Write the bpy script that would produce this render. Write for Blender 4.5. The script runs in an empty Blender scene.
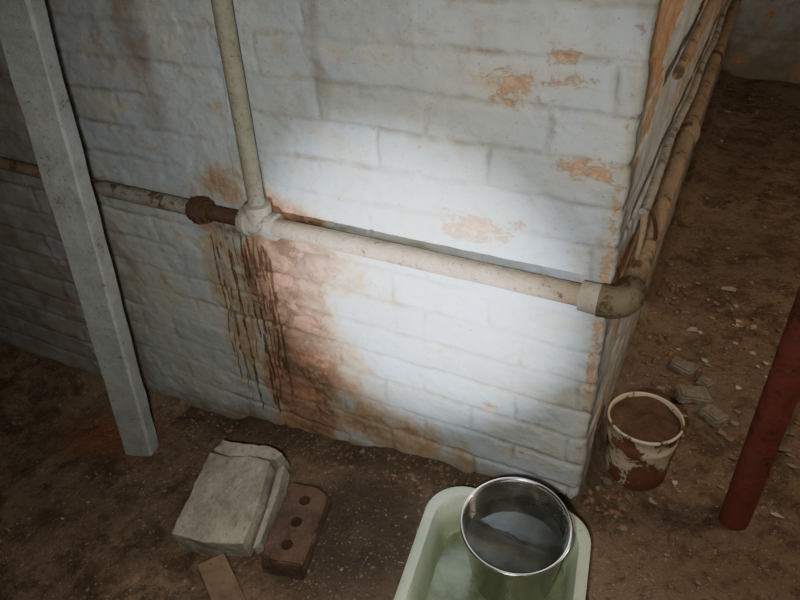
import bpy, bmesh, math, random
import numpy as np
from mathutils import Vector, Matrix
random.seed(7)
S=bpy.context.scene

# ---------------------------------------------------------------- noise
_r=np.random.RandomState(3); _T=_r.rand(256,256)
def vn(x,y,seed=0):
    x=np.asarray(x,float)+seed*17.31; y=np.asarray(y,float)+seed*9.77
    xi=np.floor(x).astype(int); yi=np.floor(y).astype(int)
    fx=x-xi; fy=y-yi; fx=fx*fx*(3-2*fx); fy=fy*fy*(3-2*fy)
    a=_T[xi%256,yi%256]; b=_T[(xi+1)%256,yi%256]; c=_T[xi%256,(yi+1)%256]; d=_T[(xi+1)%256,(yi+1)%256]
    return (a*(1-fx)+b*fx)*(1-fy)+(c*(1-fx)+d*fx)*fy
def fbm(x,y,seed=0,o=4):
    s=0;a=1;t=0
    for i in range(o):
        s=s+a*vn(x*2**i,y*2**i,seed+i*3); t+=a; a*=.5
    return s/t
def ss(a,b,x):
    t=np.clip((x-a)/(b-a),0,1); return t*t*(3-2*t)

# ---------------------------------------------------------------- node helpers
class NT:
    def __init__(s,name):
        s.m=bpy.data.materials.new(name); s.m.use_nodes=True
        s.t=s.m.node_tree; s.b=s.t.nodes['Principled BSDF']
        s.co=s.t.nodes.new('ShaderNodeTexCoord').outputs['Object']
    def put(s,sock,v):
        if isinstance(v,bpy.types.NodeSocket): s.t.links.new(v,sock)
        elif isinstance(v,(tuple,list)): sock.default_value=(*v,1) if len(v)==3 and sock.type=='RGBA' else v
        else: sock.default_value=v
    def noise(s,scale,detail=6,rough=.6,vec=None,dist=0):
        n=s.t.nodes.new('ShaderNodeTexNoise'); s.put(n.inputs['Scale'],scale); n.inputs['Detail'].default_value=detail
        n.inputs['Roughness'].default_value=rough; n.inputs['Distortion'].default_value=dist
        s.t.links.new(vec or s.co,n.inputs['Vector']); return n.outputs['Fac']
    def mapv(s,sc,loc=(0,0,0)):
        n=s.t.nodes.new('ShaderNodeMapping'); n.inputs['Scale'].default_value=sc; n.inputs['Location'].default_value=loc
        s.t.links.new(s.co,n.inputs['Vector']); return n.outputs[0]
    def ramp(s,v,a,b,lo=0,hi=1):
        n=s.t.nodes.new('ShaderNodeMapRange'); n.interpolation_type='SMOOTHSTEP'
        s.put(n.inputs[0],v); s.put(n.inputs[1],a); s.put(n.inputs[2],b); s.put(n.inputs[3],lo); s.put(n.inputs[4],hi); return n.outputs[0]
    def ma(s,op,a,b=0):
        n=s.t.nodes.new('ShaderNodeMath'); n.operation=op; s.put(n.inputs[0],a); s.put(n.inputs[1],b); return n.outputs[0]
    def mix(s,f,a,b):
        n=s.t.nodes.new('ShaderNodeMix'); n.data_type='RGBA'; s.put(n.inputs[0],f); s.put(n.inputs[6],a); s.put(n.inputs[7],b); return n.outputs[2]
    def attr(s,name):
        n=s.t.nodes.new('ShaderNodeAttribute'); n.attribute_name=name
        q=s.t.nodes.new('ShaderNodeSeparateColor'); s.t.links.new(n.outputs['Color'],q.inputs[0]); return q.outputs
    def bump(s,h,strength=.5,dist=.01):
        n=s.t.nodes.new('ShaderNodeBump'); n.inputs['Strength'].default_value=strength; n.inputs['Distance'].default_value=dist
        s.put(n.inputs['Height'],h); s.t.links.new(n.outputs[0],s.b.inputs['Normal'])
    def fin(s,col,rough=.8,metal=0,spec=.3):
        s.put(s.b.inputs['Base Color'],col); s.put(s.b.inputs['Roughness'],rough); s.put(s.b.inputs['Metallic'],metal)
        s.b.inputs['Specular IOR Level'].default_value=spec; return s.m

# ---------------------------------------------------------------- materials
def wall_mat():
    n=NT('painted_brick'); A=n.attr('mA'); B=n.attr('mB')
    big=n.noise(2.0,5,.6); med=n.noise(9,6,.65,dist=.2); fine=n.noise(60,6,.7); spk=n.noise(150,3,.6)
    fl2=n.noise(4.5,9,.68,n.mapv((1,1,2.0),(8,4,1)),dist=.2); grime=n.noise(18,10,.78,n.mapv((1,1,1.3),(2,7,5)),dist=.25)
    c=n.mix(n.ramp(big,.35,.65),(.44,.52,.60),(.51,.55,.53))
    L2=n.ramp(fl2,.53,.61)
    c=n.mix(n.ma('MULTIPLY',L2,.65),c,(.50,.49,.40))
    c=n.mix(n.ramp(med,.55,.80,0,.45),c,(.42,.38,.28))
    c=n.mix(n.ma('MULTIPLY',B[2],.55),c,(.36,.39,.36))
    c=n.mix(n.ramp(grime,.53,.66,0,.55),c,(.37,.31,.21))
    c=n.mix(n.ma('MULTIPLY',B[0],n.ramp(med,.33,.70,.18,.85)),c,(.24,.20,.14))
    dirt_and_streaks=n.ramp(n.ma('ADD',B[1],n.ma('MULTIPLY',n.ma('SUBTRACT',med,.5),1.1)),.25,.95)
    c=n.mix(n.ma('MULTIPLY',dirt_and_streaks,.82),c,(.21,.17,.12))
    pk=n.ramp(n.ma('ADD',A[2],n.ma('MULTIPLY',n.ma('SUBTRACT',n.noise(22,9,.76,n.mapv((1,1,1.4)),dist=.3),.5),2.1)),.42,.62)
    c=n.mix(n.ramp(A[2],.1,.7,0,.6),c,(.53,.43,.29))
    c=n.mix(n.ma('MULTIPLY',pk,.80),c,n.mix(n.ramp(fine,.3,.7),(.42,.205,.10),(.62,.40,.25)))
    sn=n.noise(9,10,.76,dist=.3)
    st=n.ma('ADD',A[0],n.ma('MULTIPLY',n.ma('SUBTRACT',sn,.5),1.7))
    c=n.mix(n.ramp(st,.05,.5,0,.80),c,(.44,.32,.18))
    dk=n.mix(n.ramp(med,.38,.62),(.13,.075,.045),(.37,.22,.145))
    dk=n.mix(n.ma('MULTIPLY',B[0],.7),dk,(.13,.085,.06))
    c=n.mix(n.ramp(st,.36,.70,0,.92),c,n.mix(n.ramp(grime,.50,.58,0,.7),dk,(.52,.29,.20)))
    # bare brick faces exposed inside the stain
    c=n.mix(n.ma('MULTIPLY',n.ma('MULTIPLY',n.ramp(st,.35,.6),pk),.8),c,n.mix(n.ramp(fine,.3,.7),(.42,.19,.11),(.60,.34,.24)))
    dr=n.ramp(n.ma('ADD',A[1],n.ma('MULTIPLY',n.ma('SUBTRACT',fine,.5),.9)),.30,.85)
    c=n.mix(n.ma('MULTIPLY',dr,.86),c,(.085,.050,.029))
    c=n.mix(n.ramp(spk,.62,.72,0,.55),c,(.16,.12,.08))
    h=n.ma('ADD',n.ma('MULTIPLY',fine,.45),n.ma('ADD',n.ma('MULTIPLY',med,.5),n.ma('MULTIPLY',pk,-.4)))
    h=n.ma('ADD',h,n.ma('ADD',n.ma('MULTIPLY',L2,-.15),n.ma('MULTIPLY',grime,.35)))
    n.bump(h,.6,.007)
    return n.fin(c,n.ramp(dr,0,1,.60,.3),0,.35)
M_wall=wall_mat()

def floor_mat():
    n=NT('dirt_floor'); A=n.attr('mA')
    big=n.noise(1.6,6,.62); med=n.noise(9,8,.76,dist=.4); fine=n.noise(60,6,.75); spk=n.noise(130,2,.5); m2=n.noise(28,7,.75,dist=.5)
    c=n.mix(n.ramp(med,.38,.62),(.125,.080,.049),(.37,.258,.17))
    c=n.mix(n.ramp(big,.46,.66,0,.6),c,(.41,.32,.23))
    c=n.mix(n.ramp(n.ma('ADD',A[0],n.ma('MULTIPLY',n.ma('SUBTRACT',med,.5),1.2)),.3,.9,0,.75),c,(.40,.15,.055))
    c=n.mix(n.ramp(m2,.54,.64,0,.6),c,(.085,.056,.036))
    wet=n.ramp(n.ma('ADD',A[1],n.ma('MULTIPLY',n.ma('SUBTRACT',med,.5),1.8)),.3,.85)
    c=n.mix(n.ma('MULTIPLY',wet,.80),c,(.052,.038,.026))
    c=n.mix(n.ramp(fine,.58,.78,0,.6),c,(.47,.38,.28))
    c=n.mix(n.ramp(spk,.66,.70,0,.75),c,(.54,.46,.35))
    c=n.mix(n.ramp(fine,.44,.30,0,.75),c,(.05,.034,.023))
    n.bump(n.ma('ADD',fine,n.ma('ADD',n.ma('MULTIPLY',med,1.0),n.ma('MULTIPLY',m2,.9))),1.0,.010)
    return n.fin(c,n.ramp(wet,0,1,.85,.38),0,.35)
M_floor=floor_mat()

def pipe_mat(name,base,rust,amt=.6,bump=.004):
    n=NT(name); a=n.noise(14,8,.7,dist=.5); f=n.noise(110,5,.7); g=n.noise(35,7,.75,dist=.8)
    c=n.mix(n.ramp(a,.35,.7,0,.7),base,tuple(x*.60 for x in base))
    c=n.mix(n.ramp(g,.48,.64,0,.55),c,tuple((x+y)*.5 for x,y in zip(base,rust)))
    c=n.mix(n.ramp(n.ma('ADD',a,n.ma('MULTIPLY',f,.35)),amt,amt+.08),c,n.mix(f,rust,tuple(x*.4 for x in rust)))
    c=n.mix(n.ramp(f,.58,.68,0,.7),c,tuple(x*.45 for x in rust))
    n.bump(n.ma('ADD',n.ma('ADD',a,g),f),.8,bump); return n.fin(c,.6,0,.35)
M_cream=pipe_mat('cream_pipe_paint',(.38,.30,.215),(.22,.13,.08),.77)
M_riser=pipe_mat('riser_paint',(.36,.355,.28),(.20,.15,.095),.77)
M_tan=pipe_mat('tan_pipe_paint',(.33,.24,.165),(.18,.09,.045),.70)
M_rust=pipe_mat('rusty_iron',(.11,.07,.048),(.14,.075,.04),.6)
M_white=pipe_mat('white_fitting_paint',(.44,.41,.34),(.23,.15,.085),.76)
M_greyp=pipe_mat('grey_pipe_paint',(.34,.33,.29),(.20,.13,.08),.70)
M_brass=pipe_mat('tarnished_elbow',(.17,.145,.095),(.11,.075,.04),.66)
M_brownpipe=pipe_mat('brown_pipe',(.32,.24,.16),(.18,.105,.06),.72)
M_post=pipe_mat('grey_post_paint',(.41,.45,.45),(.28,.24,.18),.80,.002)
M_red=pipe_mat('red_column_paint',(.20,.050,.036),(.11,.045,.03),.72,.003)

def simple(name,c1,c2,sc=12,rough=.8,bs=.5,bd=.006,c3=None,metal=0,spec=.3):
    n=NT(name); a=n.noise(sc,8,.7,dist=.3); f=n.noise(sc*9,5,.7)
    c=n.mix(n.ramp(a,.3,.7),c1,c2)
    if c3: c=n.mix(n.ramp(f,.55,.72,0,.8),c,c3)
    n.bump(n.ma('ADD',a,f),bs,bd); return n.fin(c,rough,metal,spec)
M_conc=simple('concrete',(.23,.215,.17),(.44,.415,.34),9,.9,.8,.006,(.16,.13,.095))
M_brick=simple('old_brick',(.072,.046,.034),(.155,.093,.065),14,.85,.8,.006,(.20,.15,.11))
M_wood=simple('weathered_wood',(.14,.09,.06),(.25,.17,.115),9,.8,.6,.004,(.08,.052,.035))
M_plaster=simple('stained_plaster',(.22,.20,.16),(.32,.29,.23),3,.9,.4,.01,(.15,.12,.09))
M_soil=simple('rusty_soil',(.13,.07,.042),(.26,.155,.092),22,.9,1,.015,(.33,.22,.145))
M_chipw=simple('paint_chip',(.36,.31,.235),(.52,.47,.38),20,.8)
M_chipg=simple('grey_rubble',(.18,.155,.12),(.31,.27,.205),20,.9)
M_chipb=simple('brown_rubble',(.12,.078,.049),(.26,.175,.115),20,.9)
M_chipo=simple('orange_rubble',(.25,.13,.07),(.35,.20,.12),20,.9)

def steel_mat():
    n=NT('stainless_steel'); f=n.noise(6,4,.6,n.mapv((1,1,18))); a=n.noise(30,5,.6)
    n.bump(f,.08,.002)
    return n.fin(n.mix(n.ramp(a,.45,.75,0,.5),(.78,.77,.75),(.54,.52,.48)),n.ramp(a,.3,.7,.13,.28),1,.5)
M_steel=steel_mat()
def water_mat():
    n=NT('dirty_water'); a=n.noise(16,4,.5); f=n.noise(120,3,.6)
    n.bump(a,.10,.005)
    c=n.mix(n.ramp(a,.35,.7),(.022,.026,.022),(.055,.06,.05))
    c=n.mix(n.ramp(f,.70,.74),c,(.25,.23,.18))
    return n.fin(c,.04,0,.6)
M_water=water_mat()
def basin_mat():
    n=NT('green_plastic'); a=n.noise(9,7,.65,dist=.8); f=n.noise(70,5,.7)
    c=n.mix(n.ramp(a,.35,.7),(.46,.54,.42),(.56,.61,.49))
    sep=n.t.nodes.new('ShaderNodeSeparateXYZ'); n.t.links.new(n.co,sep.inputs[0])
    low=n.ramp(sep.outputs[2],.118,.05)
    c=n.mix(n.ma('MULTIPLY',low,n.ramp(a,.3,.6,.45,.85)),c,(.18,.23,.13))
    c=n.mix(n.ramp(f,.58,.70,0,.6),c,(.22,.20,.12))
    n.bump(f,.1,.002); return n.fin(c,.42,0,.45)
M_basin=basin_mat()
def bucket_mat():
    n=NT('peeling_white_enamel'); a=n.noise(13,9,.74,dist=.5); f=n.noise(80,5,.7)
    sep=n.t.nodes.new('ShaderNodeSeparateXYZ'); n.t.links.new(n.co,sep.inputs[0])
    lo=n.ramp(sep.outputs[2],.17,.0,-.005,.09)
    m=n.ramp(n.ma('ADD',a,lo),.525,.555)
    c=n.mix(n.ramp(f,.4,.8,0,.5),(.58,.51,.38),(.38,.30,.2))
    c=n.mix(m,c,n.mix(f,(.23,.09,.045),(.10,.042,.026)))
    n.bump(n.ma('ADD',n.ma('MULTIPLY',m,-.6),n.ma('MULTIPLY',f,.3)),.7,.004); return n.fin(c,n.ramp(m,0,1,.45,.85),0,.4)
M_bucket=bucket_mat()

# ---------------------------------------------------------------- mesh helpers
def obj(name,verts,faces,mat=None,smooth=True,parent=None):
    me=bpy.data.meshes.new(name); me.from_pydata(verts,[],faces); me.update()
    o=bpy.data.objects.new(name,me); S.collection.objects.link(o)
    if mat: me.materials.append(mat)
    if smooth: me.polygons.foreach_set('use_smooth',[True]*len(me.polygons))
    if parent: o.parent=parent
    return o
def empty(name,loc=(0,0,0)):
    e=bpy.data.objects.new(name,None); e.empty_display_size=.1; e.location=loc; S.collection.objects.link(e); return e
def grid_faces(nu,nv,flip=False):
    i=np.arange(nu-1)[:,None]*nv+np.arange(nv-1)[None,:]; i=i.ravel()
    f=np.stack([i,i+nv,i+nv+1,i+1],1)
    if flip: f=f[:,::-1]
    return f.tolist()
def seg(*p):
    out=[]
    for a,b,st in p: out.append(np.arange(a,b-1e-6,st))
    out.append(np.array([p[-1][1]])); return np.concatenate(out)
def set_attr(o,name,r,g,b):
    at=o.data.color_attributes.new(name,'FLOAT_COLOR','POINT')
    d=np.stack([r,g,b,np.ones_like(r)],1).astype(np.float32).ravel(); at.data.foreach_set('color',d)
def bm_obj(name,bm,mat,smooth=False,parent=None):
    me=bpy.data.meshes.new(name); bm.normal_update(); bm.to_mesh(me); bm.free()
    o=bpy.data.objects.new(name,me); S.collection.objects.link(o); me.materials.append(mat)
    if smooth: me.polygons.foreach_set('use_smooth',[True]*len(me.polygons))
    if parent: o.parent=parent
    return o
def lathe(name,prof,mat,segs=64,loc=(0,0,0),parent=None,smooth=True,wob=0):
    vs=[];n=len(prof)
    for i in range(segs):
        a=2*math.pi*i/segs
        for r,z in prof:
            rr=r*(1+wob*(float(vn(math.cos(a)*1.5+5,math.sin(a)*1.5+z*9+5))-.5)); vs.append((rr*math.cos(a),rr*math.sin(a),z))
    fs=[]
    for i in range(segs):
        j=(i+1)%segs
        for k in range(n-1): fs.append((i*n+k,j*n+k,j*n+k+1,i*n+k+1))
    o=obj(name,vs,fs,mat,smooth,parent)
    bm=bmesh.new(); bm.from_mesh(o.data); bmesh.ops.remove_doubles(bm,verts=bm.verts,dist=1e-5); bmesh.ops.recalc_face_normals(bm,faces=bm.faces); bm.to_mesh(o.data); bm.free()
    o.location=loc; return o
def tube(name,pts,rads,mat,segs=20,parent=None,caps=True):
    P=[Vector(p) for p in pts]
    if not hasattr(rads,'__len__'): rads=[rads]*len(P)
    vs=[];up=None
    for i,p in enumerate(P):
        t=((P[min(i+1,len(P)-1)]-P[max(i-1,0)])).normalized()
        if up is None:
            up=Vector((0,0,1)) if abs(t.z)<.9 else Vector((0,1,0))
        s=t.cross(up).normalized(); up=s.cross(t).normalized()
        for k in range(segs):
            a=2*math.pi*k/segs
            r=rads[i]*(1+.05*(float(vn(p.x*22+k*.7+40,p.y*22+p.z*22+40))-.5))
            vs.append(tuple(p+(s*math.cos(a)+up*math.sin(a))*r))
    fs=[]
    for i in range(len(P)-1):
        for k in range(segs):
            l=(k+1)%segs; fs.append((i*segs+k,i*segs+l,(i+1)*segs+l,(i+1)*segs+k))
    if caps: fs.append(tuple(range(segs))[::-1]); fs.append(tuple((len(P)-1)*segs+k for k in range(segs)))
    o=obj(name,vs,fs,mat,True,parent)
    bm=bmesh.new(); bm.from_mesh(o.data); bmesh.ops.recalc_face_normals(bm,faces=bm.faces); bm.to_mesh(o.data); bm.free()
    try: o.data.set_sharp_from_angle(angle=math.radians(40))
    except Exception: pass
    return o
def line(a,b,n):
    a=Vector(a);b=Vector(b); return [a.lerp(b,i/(n-1)) for i in range(n)]
def collar(name,c,axis,prof,mat,parent,segs=24):
    c=Vector(c);ax=Vector(axis).normalized()
    return tube(name,[c+ax*p[0] for p in prof],[p[1] for p in prof],mat,segs,parent)

# ---------------------------------------------------------------- walls
CH,BL=.086,.245
def brick_height(s,z,sd=0):
    zz=z+.010*(fbm(s*2.5,z*2.5,sd+1)-.5)+.006*(vn(s*18,z*18,sd+2)-.5)
    row=np.floor(zz/CH).astype(int); fr=zz/CH-row
    sx=s+.010*(vn(s*9,z*22,sd+4)-.5)
    fx=sx/BL+.5*(row%2)+.22*_T[row%256,(11+sd)%256]; col=np.floor(fx).astype(int); fc=fx-col
    dz=np.minimum(fr,1-fr)*CH; dx=np.minimum(fc,1-fc)*BL
    dx=dx+.007*ss(.38,.62,fbm(s*5+2,z*7,sd+15,2))
    d=np.minimum(dx,dz)+.006*(vn(s*60,z*60,sd+6)-.5)
    amt=ss(.30,.68,fbm(s*2.6+7,z*5,sd+8,3))
    j=(1-ss(.000,.0095,d))*(.15+.85*amt)
    br=_T[(row*7+sd)%256,(col*13+31)%256]
    h=-.0050*j+(br-.5)*.0032+(fbm(s*9,z*12,sd+9)-.5)*.0075+(fbm(s*40,z*40,sd+12,3)-.5)*.0040
    h=h-.0018*ss(.52,.54,fbm(s*5+5,z*8,sd+21,4))
    return h,j,br
def drip_mask(x,z):
    m=np.zeros_like(x); R=random.Random(5)
    for i in range(28):
        x0=-1.04+.20*R.random(); top=.60-.05*R.random(); L=.24+.38*R.random(); w=.0015+.0021*R.random()
        a=.5+.5*R.random()
        xc=x0+.014*(vn(z*14,z*0+i*3.3,20)-.5)
        d=np.abs(x-xc); e=ss(top-L-.02,top-L+.01,z)*(1-ss(top,top+.06,z))
        e=e*(.5+.5*ss(.3,.5,vn(z*30,z*0+i*7.1,22)))
        m=np.maximum(m,a*(1-ss(w*.6,w*2.3,d))*e)
    m=np.maximum(m,.66*np.exp(-((x+.95)/.09)**4-((z-.62)/.03)**2))
    return m
def front_masks(x,z,j):
    n=fbm(x*6,z*6,30)-.5
    wl=-.94+.08*ss(.5,.75,z)+.02; wr=-.69+.05*ss(.5,.05,z)-.06*ss(.60,.80,z)
    st=ss(wl-.07,wl+.05,x+n*.16)*(1-ss(wr-.06,wr+.12,x+n*.24))*(1-ss(.70,.80,z-n*.12))
    st*=.68+.28*ss(.30,.6,z)
    st=np.maximum(st,.40*np.exp(-((x+1.0)/.08)**4)*(1-ss(.62,.70,z))*ss(.0,.2,z))
    st=np.maximum(st,.58*np.exp(-((x+.66)/.13)**2-((z-.56)/.10)**2))
    st=np.maximum(st,.55*np.exp(-((x+.52)/.20)**2-((z-.08)/.10)**2))
    st=np.maximum(st,.58*np.exp(-((x+.96)/.09)**2-((z-.74)/.06)**2))
    dr=drip_mask(x,z)
    pk=np.zeros_like(x)
    for cx,cz,rx,rz,a in [(-.22,1.06,.08,.05,.64),(-.13,1.08,.06,.035,.50),(-.288,.762,.10,.045,.70),(-.20,.79,.05,.025,.42),(-.238,.28,.04,.022,.58),(-.823,.50,.055,.028,.95),(-.07,.93,.07,.04,.60),(-.13,1.12,.05,.035,.48),(-.45,.78,.05,.015,.35),(-.10,1.25,.06,.06,.55),(-.74,.25,.11,.07,.66),(-.9,.16,.08,.05,.56),(-.01,.6,.018,.6,.52),(-.6,1.1,.03,.02,.4),(-.75,.38,.08,.035,.78),(-.78,.12,.10,.035,.72),(-.62,.05,.10,.04,.60),(-.45,.09,.08,.03,.5),(-.15,.15,.05,.02,.42),(-.3,.5,.04,.02,.35),(-.38,1.0,.08,.03,.30),(-.55,.66,.06,.02,.35)]:
        pk=np.maximum(pk,a*np.exp(-((x-cx)/rx)**2-((z-cz)/rz)**2))
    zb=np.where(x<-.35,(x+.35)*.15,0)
    dirt_and_streaks=(1-ss(.0,.17,z-np.maximum(zb,-.2)+n*.14))*.85
    dirt_and_streaks=np.maximum(dirt_and_streaks,.50*ss(-.06,-.005,x+n*.05))
    dirt_and_streaks=np.maximum(dirt_and_streaks,.34*ss(.90,1.25,z+n*.25))
    dirt_and_streaks=np.maximum(dirt_and_streaks,.64*np.exp(-((x+.63)/.03)**2)*ss(.86,1.05,z))  # narrow darker vertical streak on the upper wall, right of the riser
    dirt_and_streaks=np.maximum(dirt_and_streaks,.66*np.exp(-((x+1.12)/.08)**2)*ss(.70,.92,z))  # broader darker vertical band on the upper wall, right of the post
    dirt_and_streaks=np.maximum(dirt_and_streaks,.62*(1-ss(-1.50,-1.25,x)))
    dirt_and_streaks=np.maximum(dirt_and_streaks,.42*j*ss(.3,.6,n+.5))
    return st,dr,pk,dirt_and_streaks
def make_wall(name,s,z,P,Nn,front=False,side=False,sd=0,flip=False):
    Sg,Zg=np.meshgrid(s,z,indexing='ij'); sg=Sg.ravel(); zg=Zg.ravel()
    h,j,br=brick_height(sg,zg,sd)
    if front or side:
        st,dr,pk,dirt_and_streaks=front_masks(np.minimum(sg,0),zg,j)
        if side:
            k=ss(0,.03,sg); st*=1-k; dr*=1-k
            pn=fbm(sg*3.2,zg*5,44)
            pks=ss(.50,.66,pn)*.75; pk=pk*(1-k)+pks*k
            dn=fbm(sg*2,zg*3,47); dirt_and_streaks=dirt_and_streaks*(1-k)+k*np.maximum(.38+.5*(dn-.4),.85*(1-ss(0,.3,zg)))
        h=h-.002*ss(.3,.6,pk)
    else:
        st=np.zeros_like(sg); dr=st.copy(); pk=.55*ss(.55,.7,fbm(sg*3,zg*4,50+sd)); dirt_and_streaks=.5+.4*(1-ss(0,.4,zg))
    x,y=P(sg); nx,ny=Nn(sg)
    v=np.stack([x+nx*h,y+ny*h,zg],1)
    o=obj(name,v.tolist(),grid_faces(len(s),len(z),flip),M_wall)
    set_attr(o,'mA',st,dr,pk); set_attr(o,'mB',j,np.clip(dirt_and_streaks,0,1),np.clip(br*.9*ss(.3,.9,fbm(sg*1.5,zg*1.5,60)*1.6),0,1))
    return o
RC=.018; L0=math.pi*RC/4; TILT=.0145
def P1(s):
    th=np.clip((s+L0)/RC,0,math.pi/2)
    x=np.where(s<-L0,-RC+(s+L0),-RC+RC*np.sin(th)); y=np.where(s>L0,RC+(s-L0),RC-RC*np.cos(th))
    return x-TILT*np.maximum(y,0),y
def N1(s):
    th=np.clip((s+L0)/RC,0,math.pi/2); return np.sin(th),-np.cos(th)
CE=2.3; XR=2.5; XL=-3.0; YB=3.84; YF=-3.0
zfine=seg((-.30,1.35,.005),(1.35,CE,.03))
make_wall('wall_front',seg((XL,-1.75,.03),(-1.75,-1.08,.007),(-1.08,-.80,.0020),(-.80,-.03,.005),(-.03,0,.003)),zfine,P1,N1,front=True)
make_wall('wall_side',seg((0,.03,.003),(.03,1.2,.008),(1.2,YB+.02,.02)),zfine,P1,N1,side=True)
zc=seg((-.30,1.0,.02),(1.0,CE,.08))
make_wall('wall_back',seg((-.3,XR,.02)),zc,lambda s:(s,s*0+YB),lambda s:(s*0,s*0-1),sd=3)
zcc=seg((-.3,CE,.05))
make_wall('wall_right',seg((YF,YB,.05)),zcc,lambda s:(s*0+XR,s),lambda s:(s*0-1,s*0),sd=5,flip=True)
make_wall('wall_left',seg((YF,.05,.05)),zcc,lambda s:(s*0+XL,s),lambda s:(s*0+1,s*0),sd=6)
make_wall('wall_rear',seg((XL,XR,.05)),zcc,lambda s:(s,s*0+YF),lambda s:(s*0,s*0+1),sd=7,flip=True)

# ---------------------------------------------------------------- floor / ceiling
def fbase(x,y): return np.where(x<-.35,np.maximum((x+.35)*.15,-.2),0.)
def fz(x,y):
    x=np.asarray(x,float);y=np.asarray(y,float)
    z=fbase(x,y)
    z=z+(fbm(x*5,y*5,70)-.5)*.018+(fbm(x*28,y*28,72,3)-.5)*.010
    z=z+.034*(1-ss(.0,.12,-y+.06*(vn(x*8,y*8,74)-.5)))*ss(.2,.6,fbm(x*5+3,y*2,75))*(x<.0)
    z=z+.03*np.exp(-(np.maximum(x,0)/.07)**2)*(y>.0)*ss(.3,.6,fbm(y*4+3,x*2,76))*(x>-.1)
    return z
fx=seg((XL,-2.4,.06),(-2.4,-1.2,.016),(-1.2,.7,.0085),(.7,1.4,.02),(1.4,XR,.06)); fy=seg((YF,-1.0,.06),(-1.0,-.6,.02),(-.6,.9,.0085),(.9,2.2,.02),(2.2,YB+.02,.04))
X,Y=np.meshgrid(fx,fy,indexing='ij'); x=X.ravel();y=Y.ravel(); z=fz(x,y)
fl=obj('floor',np.stack([x,y,z],1).tolist(),grid_faces(len(fx),len(fy)),M_floor)
rustm=.9*np.exp(-((x+1.5)/.28)**2-((y+.2)/.16)**2)
wet=np.maximum(.95*np.exp(-((x+.50)/.25)**2-((y+.27)/.28)**2),.6*np.exp(-((x-.02)/.10)**2-((y-.1)/.3)**2))
wet=np.maximum(wet,.70*np.exp(-((y+.03)/.10)**2)*(x<0)*(x>-1.3))
wet=np.maximum(wet,.42*ss(.3,.9,fbm(x*2.1,y*2.1,80)*1.4))
set_attr(fl,'mA',rustm,wet,wet*0)
c=.15
obj('ceiling',[(XL-c,YF-c,CE),(XR+c,YF-c,CE),(XR+c,YB+c,CE),(XL-c,YB+c,CE),(XL-c,YF-c,CE+.1),(XR+c,YF-c,CE+.1),(XR+c,YB+c,CE+.1),(XL-c,YB+c,CE+.1)],
    [(0,1,2,3),(7,6,5,4),(0,4,5,1),(1,5,6,2),(2,6,7,3),(3,7,4,0)],M_plaster,False)

# ---------------------------------------------------------------- pipework
W=empty('water_pipe')
PY,PZ,PR=-.036,.684,.0205
def H(x): return (x,PY,PZ)
tube('left_run',line((XL+.02,PY,PZ+.03),H(-1.31),30),.017,M_tan,parent=W)
tube('wall_run',line(H(-1.34),H(-1.02),24),PR,M_greyp,parent=W)
tube('rusty_run',line(H(-1.03),H(-.80),16),PR*.95,M_rust,parent=W)
tube('main_run',line(H(-.83),H(-.03),50),PR*1.10,M_cream,parent=W)
collar('union_nut',H(-1.005),(1,0,0),[(-.028,.024),(-.026,.030),(-.010,.031),(-.009,.036),(.012,.036),(.013,.030),(.028,.029),(.030,.024)],M_rust,W,8)
TX=-.822
collar('tee_body',H(TX),(1,0,0),[(-.050,.022),(-.049,.033),(-.030,.034),(-.025,.029),(.025,.029),(.030,.034),(.049,.033),(.050,.022)],M_white,W)
collar('tee_branch',H(TX),(0,0,1),[(-.01,.02),(.0,.028),(.030,.029),(.033,.033),(.052,.032),(.055,.022)],M_white,W)
tube('riser',line((TX,PY,PZ+.03),(TX+.012,PY,CE),50),PR*1.0,M_riser,parent=W)
collar('riser_clip',(TX+.010,PY,1.9),(0,0,1),[(-.015,.026),(.015,.026)],M_rust,W)
collar('reducer_band',H(-.026),(1,0,0),[(-.026,.022),(-.025,.030),(.012,.031),(.013,.024)],M_white,W)
ex=.032; r=.032
pts=[Vector((-.014,PY,PZ)),Vector((-.002,PY,PZ))]
for i in range(1,9):
    a=math.pi/2*i/8; pts.append(Vector((ex-r+r*math.sin(a),PY+r-r*math.cos(a),PZ)))
pts.append(Vector((ex,PY+r+.03,PZ)))
tube('elbow',pts,[.033]+[.032]*9+[.030],M_brass,24,W)
def SX(y): return ex+.001-TILT*y*1.1
tube('side_run',line((ex,PY+.05,PZ),(SX(.90),.90,PZ),26),.0235,M_brownpipe,parent=W)
collar('side_union',(SX(.90),.90,PZ),(0,1,0),[(-.035,.024),(-.033,.033),(.0,.034),(.002,.030),(.035,.030),(.036,.022)],M_tan,W)
tube('side_run_far',line((SX(.9),.9,PZ),(SX(YB),YB-.03,PZ),60),.0235,M_brownpipe,parent=W)
for i,yy in enumerate((1.7,2.9)):
    collar('bracket_%d'%i,(SX(yy),yy,PZ),(0,1,0),[(-.012,.027),(.012,.027)],M_rust,W)
tube('conduit_run',[Vector((.020-TILT*yy+.003*math.sin(yy*9),yy,.80+.012*math.sin(yy*3.1))) for yy in np.linspace(.12,YB-.04,70)],.010,M_greyp,12,W)
tube('conduit_drop',[Vector((.022+.004*math.sin(k/4),.12-.022*k/12,.80-.11*(k/12)**1.2)) for k in range(13)],[.008-.0003*k for k in range(13)],M_brownpipe,12,W)
tube('loose_strap',[Vector((.026+.018*math.sin(k/3),.16+.008*k,.80-.018*k)) for k in range(9)],.004,M_rust,8,W)
tube('upper_conduit',[Vector((.022-TILT*yy,yy,1.02+.01*yy)) for yy in np.linspace(.30,YB-.04,60)],.011,M_brownpipe,12,W)

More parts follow.
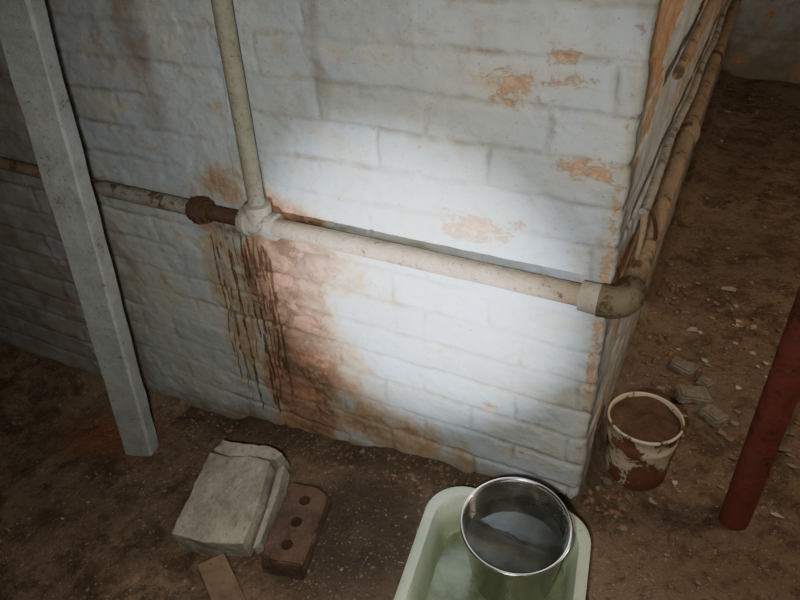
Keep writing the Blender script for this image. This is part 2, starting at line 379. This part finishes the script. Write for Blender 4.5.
# ---------------------------------------------------------------- left post
def chan(name,b,t,w,d,th,mat,rot=0):
    b=Vector(b);t=Vector(t); n=90; bv=.005
    sec=[(-w/2,-d/2+bv),(-w/2+bv,-d/2),(w/2-bv,-d/2),(w/2,-d/2+bv),(w/2,d/2),(w/2-th,d/2),(w/2-th,-d/2+th),(-w/2+th,-d/2+th),(-w/2+th,d/2),(-w/2,d/2)]
    vs=[];k=len(sec); cr,sr=math.cos(rot),math.sin(rot)
    for i in range(n):
        c=b.lerp(t,i/(n-1))
        for q,(u,v) in enumerate(sec):
            e=.003*(float(vn(i*.35+q*5,q*3.))-.5); vs.append((c.x+(u*cr-v*sr)+e,c.y+(u*sr+v*cr)+e,c.z))
    fs=[(i*k+q,i*k+(q+1)%k,(i+1)*k+(q+1)%k,(i+1)*k+q) for i in range(n-1) for q in range(k)]
    fs.append(tuple(range(k))[::-1]); fs.append(tuple((n-1)*k+q for q in range(k)))
    return obj(name,vs,fs,mat,False)
post=chan('support_post',(-1.318,-.215,-.155),(-1.118,-.19,CE),.096,.046,.012,M_post,math.radians(14))

# ---------------------------------------------------------------- red column
RCx,RCy=.358,.150
R_=empty('steel_support_column')
zf=float(fz(RCx,RCy))
tube('shaft',line((RCx,RCy,zf-.01),(RCx,RCy,CE),60),.034,M_red,28,R_)
collar('head_plate',(RCx,RCy,CE-.006),(0,0,1),[(-.006,.075),(.006,.075)],M_red,R_)

# ---------------------------------------------------------------- bucket
bx,by=.104,.212; bz=float(fz(bx,by))-.004
Bk=empty('paint_bucket',(bx,by,bz)); Bk.scale=(.94,.94,1.01)
prof=[(0,.004),(.078,.004),(.080,0),(.083,.004),(.086,.05),(.0865,.055),(.0865,.062),(.087,.066),(.091,.13),(.0935,.134),(.0935,.141),(.092,.146),(.094,.182),(.098,.184),(.0995,.189),(.098,.194),(.094,.194),(.0925,.189),(.090,.15),(.083,.02),(0,.012)]
lathe('shell',prof,M_bucket,64,parent=Bk,wob=.03)
vs=[];fs=[];nr,na=16,56
for i in range(nr+1):
    for k in range(na):
        a=2*math.pi*k/na; rr=.0915*i/nr; px,py=rr*math.cos(a),rr*math.sin(a)
        vs.append((px,py,.182+.020*(float(fbm(px*28+9,py*28+9,91))-.5)+.010*(1-i/nr)))
for i in range(nr):
    for k in range(na):
        l=(k+1)%na; fs.append((i*na+k,(i+1)*na+k,(i+1)*na+l,i*na+l))
obj('soil_fill',vs,fs,M_soil,True,Bk)
tube('handle',[Vector((.1*math.cos(a),.1*math.sin(a),.180+.012*math.sin(a))) for a in np.linspace(0,math.pi,26)],.0020,M_rust,8,Bk)

# ---------------------------------------------------------------- basin
Ba=empty('washing_up_basin',(-.100,-.328,.004)); Ba.rotation_euler=(0,0,math.radians(9))
def rrect(w,l,rad,n=12):
    p=[]
    for cx,cy,a0 in ((w-rad,l-rad,0),(-w+rad,l-rad,90),(-w+rad,-l+rad,180),(w-rad,-l+rad,270)):
        for i in range(n+1):
            a=math.radians(a0+90*i/n); p.append((cx+rad*math.cos(a),cy+rad*math.sin(a)))
    return p
w0,l0=.186,.215
rings=[(-.055,.0,.06),(-.046,.004,.06),(-.040,.012,.07),(-.016,.108,.085),(-.014,.112,.085),(.000,.108,.09),(.004,.113,.09),(.004,.122,.09),(-.006,.1275,.09),(-.020,.126,.085),(-.025,.116,.085),(-.044,.016,.07),(-.054,.008,.065)]
vs=[];k=52
for off,zz,rad in rings:
    for p in rrect(w0+off,l0+off,rad): vs.append((p[0],p[1],zz))
nr=len(rings); fs=[]
for i in range(nr-1):
    for q in range(k): fs.append((i*k+q,i*k+(q+1)%k,(i+1)*k+(q+1)%k,(i+1)*k+q))
fs.append(tuple(range(k))[::-1]); fs.append(tuple((nr-1)*k+q for q in range(k)))
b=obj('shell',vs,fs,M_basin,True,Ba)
b.data.set_sharp_from_angle(angle=math.radians(50))
vs=[(p[0],p[1],.026) for p in rrect(w0-.0425,l0-.0425,.07)]
obj('shallow_water',vs,[tuple(range(k))],simple('greenish_water',(.10,.13,.07),(.22,.27,.16),16,.08,.1,.003,None,0,.5),False,Ba)

# ---------------------------------------------------------------- steel pot
Po=empty('steel_pot',(-.083,-.250,.036)); Po.rotation_euler=(math.radians(4),math.radians(1),0)
prof=[(0,0),(.080,0),(.088,.004),(.092,.014),(.1115,.196),(.1165,.199),(.118,.202),(.1165,.205),(.1115,.2035),(.1095,.198),(.090,.016),(.084,.007),(0,.006)]
lathe('shell',prof,M_steel,96,parent=Po)
rw=.0905+.0195*(.142-.016)/.182
lathe('water',[(0,.142),(rw*.3,.142),(rw*.7,.142),(rw,.142)],M_water,72,parent=Po)

# ---------------------------------------------------------------- rough boxes
def roughbox(name,dim,mat,cuts=18,amp=.006,fr=14,bev=.006,seed=1,chips=()):
    bm=bmesh.new(); bmesh.ops.create_cube(bm,size=1)
    for v in bm.verts: v.co=Vector((v.co.x*dim[0],v.co.y*dim[1],v.co.z*dim[2]))
    bmesh.ops.bevel(bm,geom=list(bm.edges),offset=bev,segments=2,affect='EDGES')
    bmesh.ops.triangulate(bm,faces=bm.faces)
    for _ in range(5):
        es=[e for e in bm.edges if e.calc_length()>max(dim)/cuts]
        if not es: break
        bmesh.ops.subdivide_edges(bm,edges=es,cuts=1)
        bmesh.ops.triangulate(bm,faces=bm.faces)
    for v in bm.verts:
        c=v.co; n=c.copy().normalized()
        e=(float(fbm(c.x*fr+c.z*fr*.7+20,c.y*fr+c.z*fr+20,seed))-.5)*2*amp+(float(fbm(c.x*fr*5+c.z*40+9,c.y*fr*5+c.z*33+9,seed+4,2))-.5)*amp*.7
        v.co=c+n*e
        for (p,rad,dep) in chips:
            d=(Vector(p)-c).length
            if d<rad: v.co-=n*dep*(1-d/rad)
    return bm_obj(name,bm,mat,False)
def bed(o,sink=.004):
    bpy.context.view_layer.update()
    M=o.matrix_world; ws=[M@v.co for v in o.data.vertices]; ws.sort(key=lambda p:p.z); low=ws[:max(6,len(ws)//12)]
    dz=min(p.z-float(fz(p.x,p.y)) for p in low); o.location.z-=dz+sink
def slab(poly,h,seed,amp,lift=0,inset=.985):
    bm=bmesh.new()
    top=[bm.verts.new((p[0]*inset,p[1]*inset,h)) for p in poly]; bot=[bm.verts.new((p[0],p[1],lift)) for p in poly]
    bm.faces.new(top); bm.faces.new(bot[::-1]); n=len(poly)
    for i in range(n): j=(i+1)%n; bm.faces.new((bot[i],bot[j],top[j],top[i]))
    bmesh.ops.bevel(bm,geom=list(bm.edges),offset=.0022,segments=1,affect='EDGES')
    bmesh.ops.triangulate(bm,faces=bm.faces)
    for _ in range(6):
        es=[e for e in bm.edges if e.calc_length()>.010]
        if not es: break
        bmesh.ops.subdivide_edges(bm,edges=es,cuts=1); bmesh.ops.triangulate(bm,faces=bm.faces)
    for v in bm.verts:
        c=v.co; a=amp*(float(fbm(c.x*16+c.z*9+20,c.y*16+c.z*15+20,seed))-.5)*2; b_=amp*.7*(float(fbm(c.x*70+9,c.y*70+c.z*60+9,seed+4,2))-.5)
        mid=lift+.006<c.z<h-.006
        v.co=c+Vector((c.x,c.y,0)).normalized()*((a if mid else a*.6)+b_)+Vector((0,0,(a*.45+b_*.9) if c.z>h*.5 else 0))
    return bm
parts=[slab([(-.112,-.140),(-.02,-.150),(.090,-.143),(.094,-.02),(.085,.092),(.02,.101),(-.045,.092),(-.098,.104)],.095,61,.0045),
       slab([(-.097,.115),(-.045,.104),(.021,.113),(.090,.104),(.108,.128),(.060,.148),(-.030,.143),(-.082,.152)],.082,67,.0045),
       slab([(.102,-.135),(.118,-.118),(.122,.02),(.114,.108),(.098,.092),(.105,-.02)],.058,71,.004)]
bm=parts[0]
for q in parts[1:]:
    t=bpy.data.meshes.new('t'); q.to_mesh(t); q.free(); bm.from_mesh(t); bpy.data.meshes.remove(t)
bl=bm_obj('concrete_block',bm,M_conc,False)
bl.location=(-.835,-.308,-.05); bl.rotation_euler=(math.radians(12),math.radians(-3),math.radians(15)); bed(bl,.020)
br=roughbox('brick',(.108,.225,.066),M_brick,30,.0036,20,.004,seed=6,chips=[((.054,.11,.03),.035,.016),((-.05,-.11,.03),.03,.013),((.054,-.02,.03),.02,.008)])
for i,yy in enumerate((-.065,0,.065)):
    cut=bpy.data.meshes.new('c'); bm=bmesh.new(); bmesh.ops.create_cone(bm,cap_ends=True,segments=24,radius1=.0145,radius2=.0145,depth=.2); bm.to_mesh(cut); bm.free()
    co=bpy.data.objects.new('c',cut); S.collection.objects.link(co); co.location=(0,yy,0)
    md=br.modifiers.new('b','BOOLEAN'); md.object=co; md.operation='DIFFERENCE'; md.solver='EXACT'
    bpy.context.view_layer.update()
    me=bpy.data.meshes.new_from_object(br.evaluated_get(bpy.context.evaluated_depsgraph_get()))
    br.modifiers.clear(); br.data=me; bpy.data.objects.remove(co)
br.location=(-.618,-.338,-.02); br.rotation_euler=(math.radians(2),math.radians(2),math.radians(14)); bed(br,.006)
pl=roughbox('wood_plank',(.070,.28,.020),M_wood,30,.0015,14,.002,seed=9)
pl.location=(-.655,-.568,0); pl.rotation_euler=(0,math.radians(3),math.radians(58)); bed(pl,.003)
for (px,py,dm,rot) in [(.205,.56,(.10,.06,.03),20),(.27,.50,(.06,.07,.025),60),(.16,.68,(.07,.05,.03),-15),(.23,.64,(.05,.04,.02),70)]:
    rk=roughbox('stone_fragment',dm,M_chipg,14,.008,30,.006,seed=int(px*100)); rk.location=(px,py,0); rk.rotation_euler=(.1,.12,math.radians(rot)); bed(rk,.008)

# ---------------------------------------------------------------- floor debris (one object)
R=random.Random(11); dv=[];df=[];dm=[]
ico=bmesh.new(); bmesh.ops.create_icosphere(ico,subdivisions=1,radius=1); iv=[v.co.copy() for v in ico.verts]; iff=[tuple(v.index for v in f.verts) for f in ico.faces]; ico.free()
foot=[(-.112,-.345,.26),(-.835,-.315,.14),(-.835,-.22,.12),(-.632,-.318,.10),(bx,by,.10),(RCx,RCy,.04),(-1.3,-.215,.07),(-.66,-.555,.12)]
def free(x,y):
    if x<.01 and y>-.012: return False
    if x>XR-.05 or y>YB-.05: return False
    return all((x-a)**2+(y-b_)**2>c_*c_ for a,b_,c_ in foot)
def stone(x,y,sz,flat,mi):
    a=R.random()*6.28; ca,sa=math.cos(a),math.sin(a); z0=float(fz(x,y)); i0=len(dv); sx=sz*R.uniform(.7,1.4); sy=sz*R.uniform(.6,1.1)
    for v in iv:
        k=R.uniform(.75,1.2); px,py,pz=v.x*sx*k,v.y*sy*k,v.z*sz*flat*k
        dv.append((x+px*ca-py*sa,y+px*sa+py*ca,z0+pz+sz*flat*.35))
    for f in iff: df.append(tuple(i+i0 for i in f)); dm.append(mi)
def chip(x,y,sz,mi):
    n=R.randint(4,6); z0=float(fz(x,y)); tx,ty=R.uniform(-.35,.35),R.uniform(-.35,.35); i0=len(dv); a0=R.random()*6.28
    el=R.uniform(.3,1)
    P=[(sz*R.uniform(.5,1.2)*math.cos(a0+6.283*i/n),sz*el*R.uniform(.5,1.2)*math.sin(a0+6.283*i/n)) for i in range(n)]
    for h in (0,.0022):
        for p in P: dv.append((x+p[0],y+p[1],z0+.003+h+p[0]*tx+p[1]*ty))
    df.append(tuple(i0+i for i in range(n))[::-1]); dm.append(mi); df.append(tuple(i0+n+i for i in range(n))); dm.append(mi)
    for i in range(n): j=(i+1)%n; df.append((i0+i,i0+j,i0+n+j,i0+n+i)); dm.append(mi)
def scatter(n,x0,x1,y0,y1,fn):
    c=0;t=0
    while c<n and t<n*30:
        t+=1; x=R.uniform(x0,x1); y=R.uniform(y0,y1)
        if free(x,y) and float(vn(x*5+11,y*5+11,99))**1.5>R.random()*.8: fn(x,y); c+=1
pick=lambda: R.choice([1,2,2,2,2,3,1])
scatter(1900,0.02,1.5,0,3.7,lambda x,y:stone(x,y,R.uniform(.002,.007)*(2.6 if R.random()<.06 else 1),.6,pick()))
scatter(240,0.02,1.2,.1,3.7,lambda x,y:chip(x,y,R.uniform(.004,.016)*(1.9 if R.random()<.10 else 1),R.choice([0,0,1,1,1,3])))
scatter(45,.06,.5,.35,1.1,lambda x,y:chip(x,y,R.uniform(.006,.020),R.choice([0,1,1,1,3])))
scatter(900,-2.3,0,-.9,0,lambda x,y:stone(x,y,R.uniform(.0015,.006),.6,R.choice([1,2,2,2,3])))
scatter(90,-2.2,.5,-.9,0,lambda x,y:chip(x,y,R.uniform(.004,.011),R.choice([0,1,1,3])))
scatter(130,-1.25,-.3,-.09,-.015,lambda x,y:stone(x,y,R.uniform(.003,.009),.7,2))
scatter(140,.02,.12,0,1.2,lambda x,y:stone(x,y,R.uniform(.003,.014),.7,R.choice([1,2,2,3])))
for q in [(.251,1.21,.035),(.30,1.0,.02),(.13,.42,.03),(.19,.47,.02),(.42,.75,.025),(.5,.9,.02),(.16,.9,.02),(.45,.2,.018),(.10,.40,.025)]: chip(q[0],q[1],q[2],0)
dbo=obj('floor_debris',dv,df,None,False)
for m in (M_chipw,M_chipg,M_chipb,M_chipo): dbo.data.materials.append(m)
dbo.data.polygons.foreach_set('material_index',dm)

# ---------------------------------------------------------------- lights
def look(o,p,t):
    o.location=p; o.rotation_euler=(Vector(t)-Vector(p)).to_track_quat('-Z','Y').to_euler()
def spot(name,p,t,e,ang,col,size=.02,blend=1):
    l=bpy.data.lights.new(name,'SPOT'); l.energy=e; l.spot_size=math.radians(ang); l.spot_blend=blend; l.color=col; l.shadow_soft_size=size
    o=bpy.data.objects.new(name,l); S.collection.objects.link(o); look(o,p,t); return o
spot('torch_beam',(-.14,-1.22,.66),(-.44,0,.57),280,40,(.86,.91,1.0),.012)
spot('fill_spot',(.10,-1.20,1.38),(-.56,0,.44),58,102,(1.0,.95,.87),.03)  # added wide fill near the camera, separate from the torch
l=bpy.data.lights.new('ambient_fill','POINT'); l.energy=44; l.color=(1,.82,.64); l.shadow_soft_size=.15  # unseen warm point light, added to lift the ambient level
o=bpy.data.objects.new('ambient_fill',l); S.collection.objects.link(o); o.location=(1.6,.6,2.05)
w=bpy.data.worlds.new('w'); S.world=w; w.use_nodes=True; w.node_tree.nodes['Background'].inputs[0].default_value=(.02,.018,.015,1)

# ---------------------------------------------------------------- camera
cd=bpy.data.cameras.new('camera'); cam=bpy.data.objects.new('camera',cd); S.collection.objects.link(cam)
r=Vector((.8918,.4501,-.0428)).normalized(); bk=Vector((.3915,-.7219,.5711)).normalized(); up=bk.cross(r).normalized(); r=up.cross(bk)
cam.matrix_world=Matrix(((r.x,up.x,bk.x,.156),(r.y,up.y,bk.y,-1.158),(r.z,up.z,bk.z,1.45),(0,0,0,1)))
cd.sensor_width=36; cd.lens=36*680/800; cd.clip_start=.02
S.camera=cam
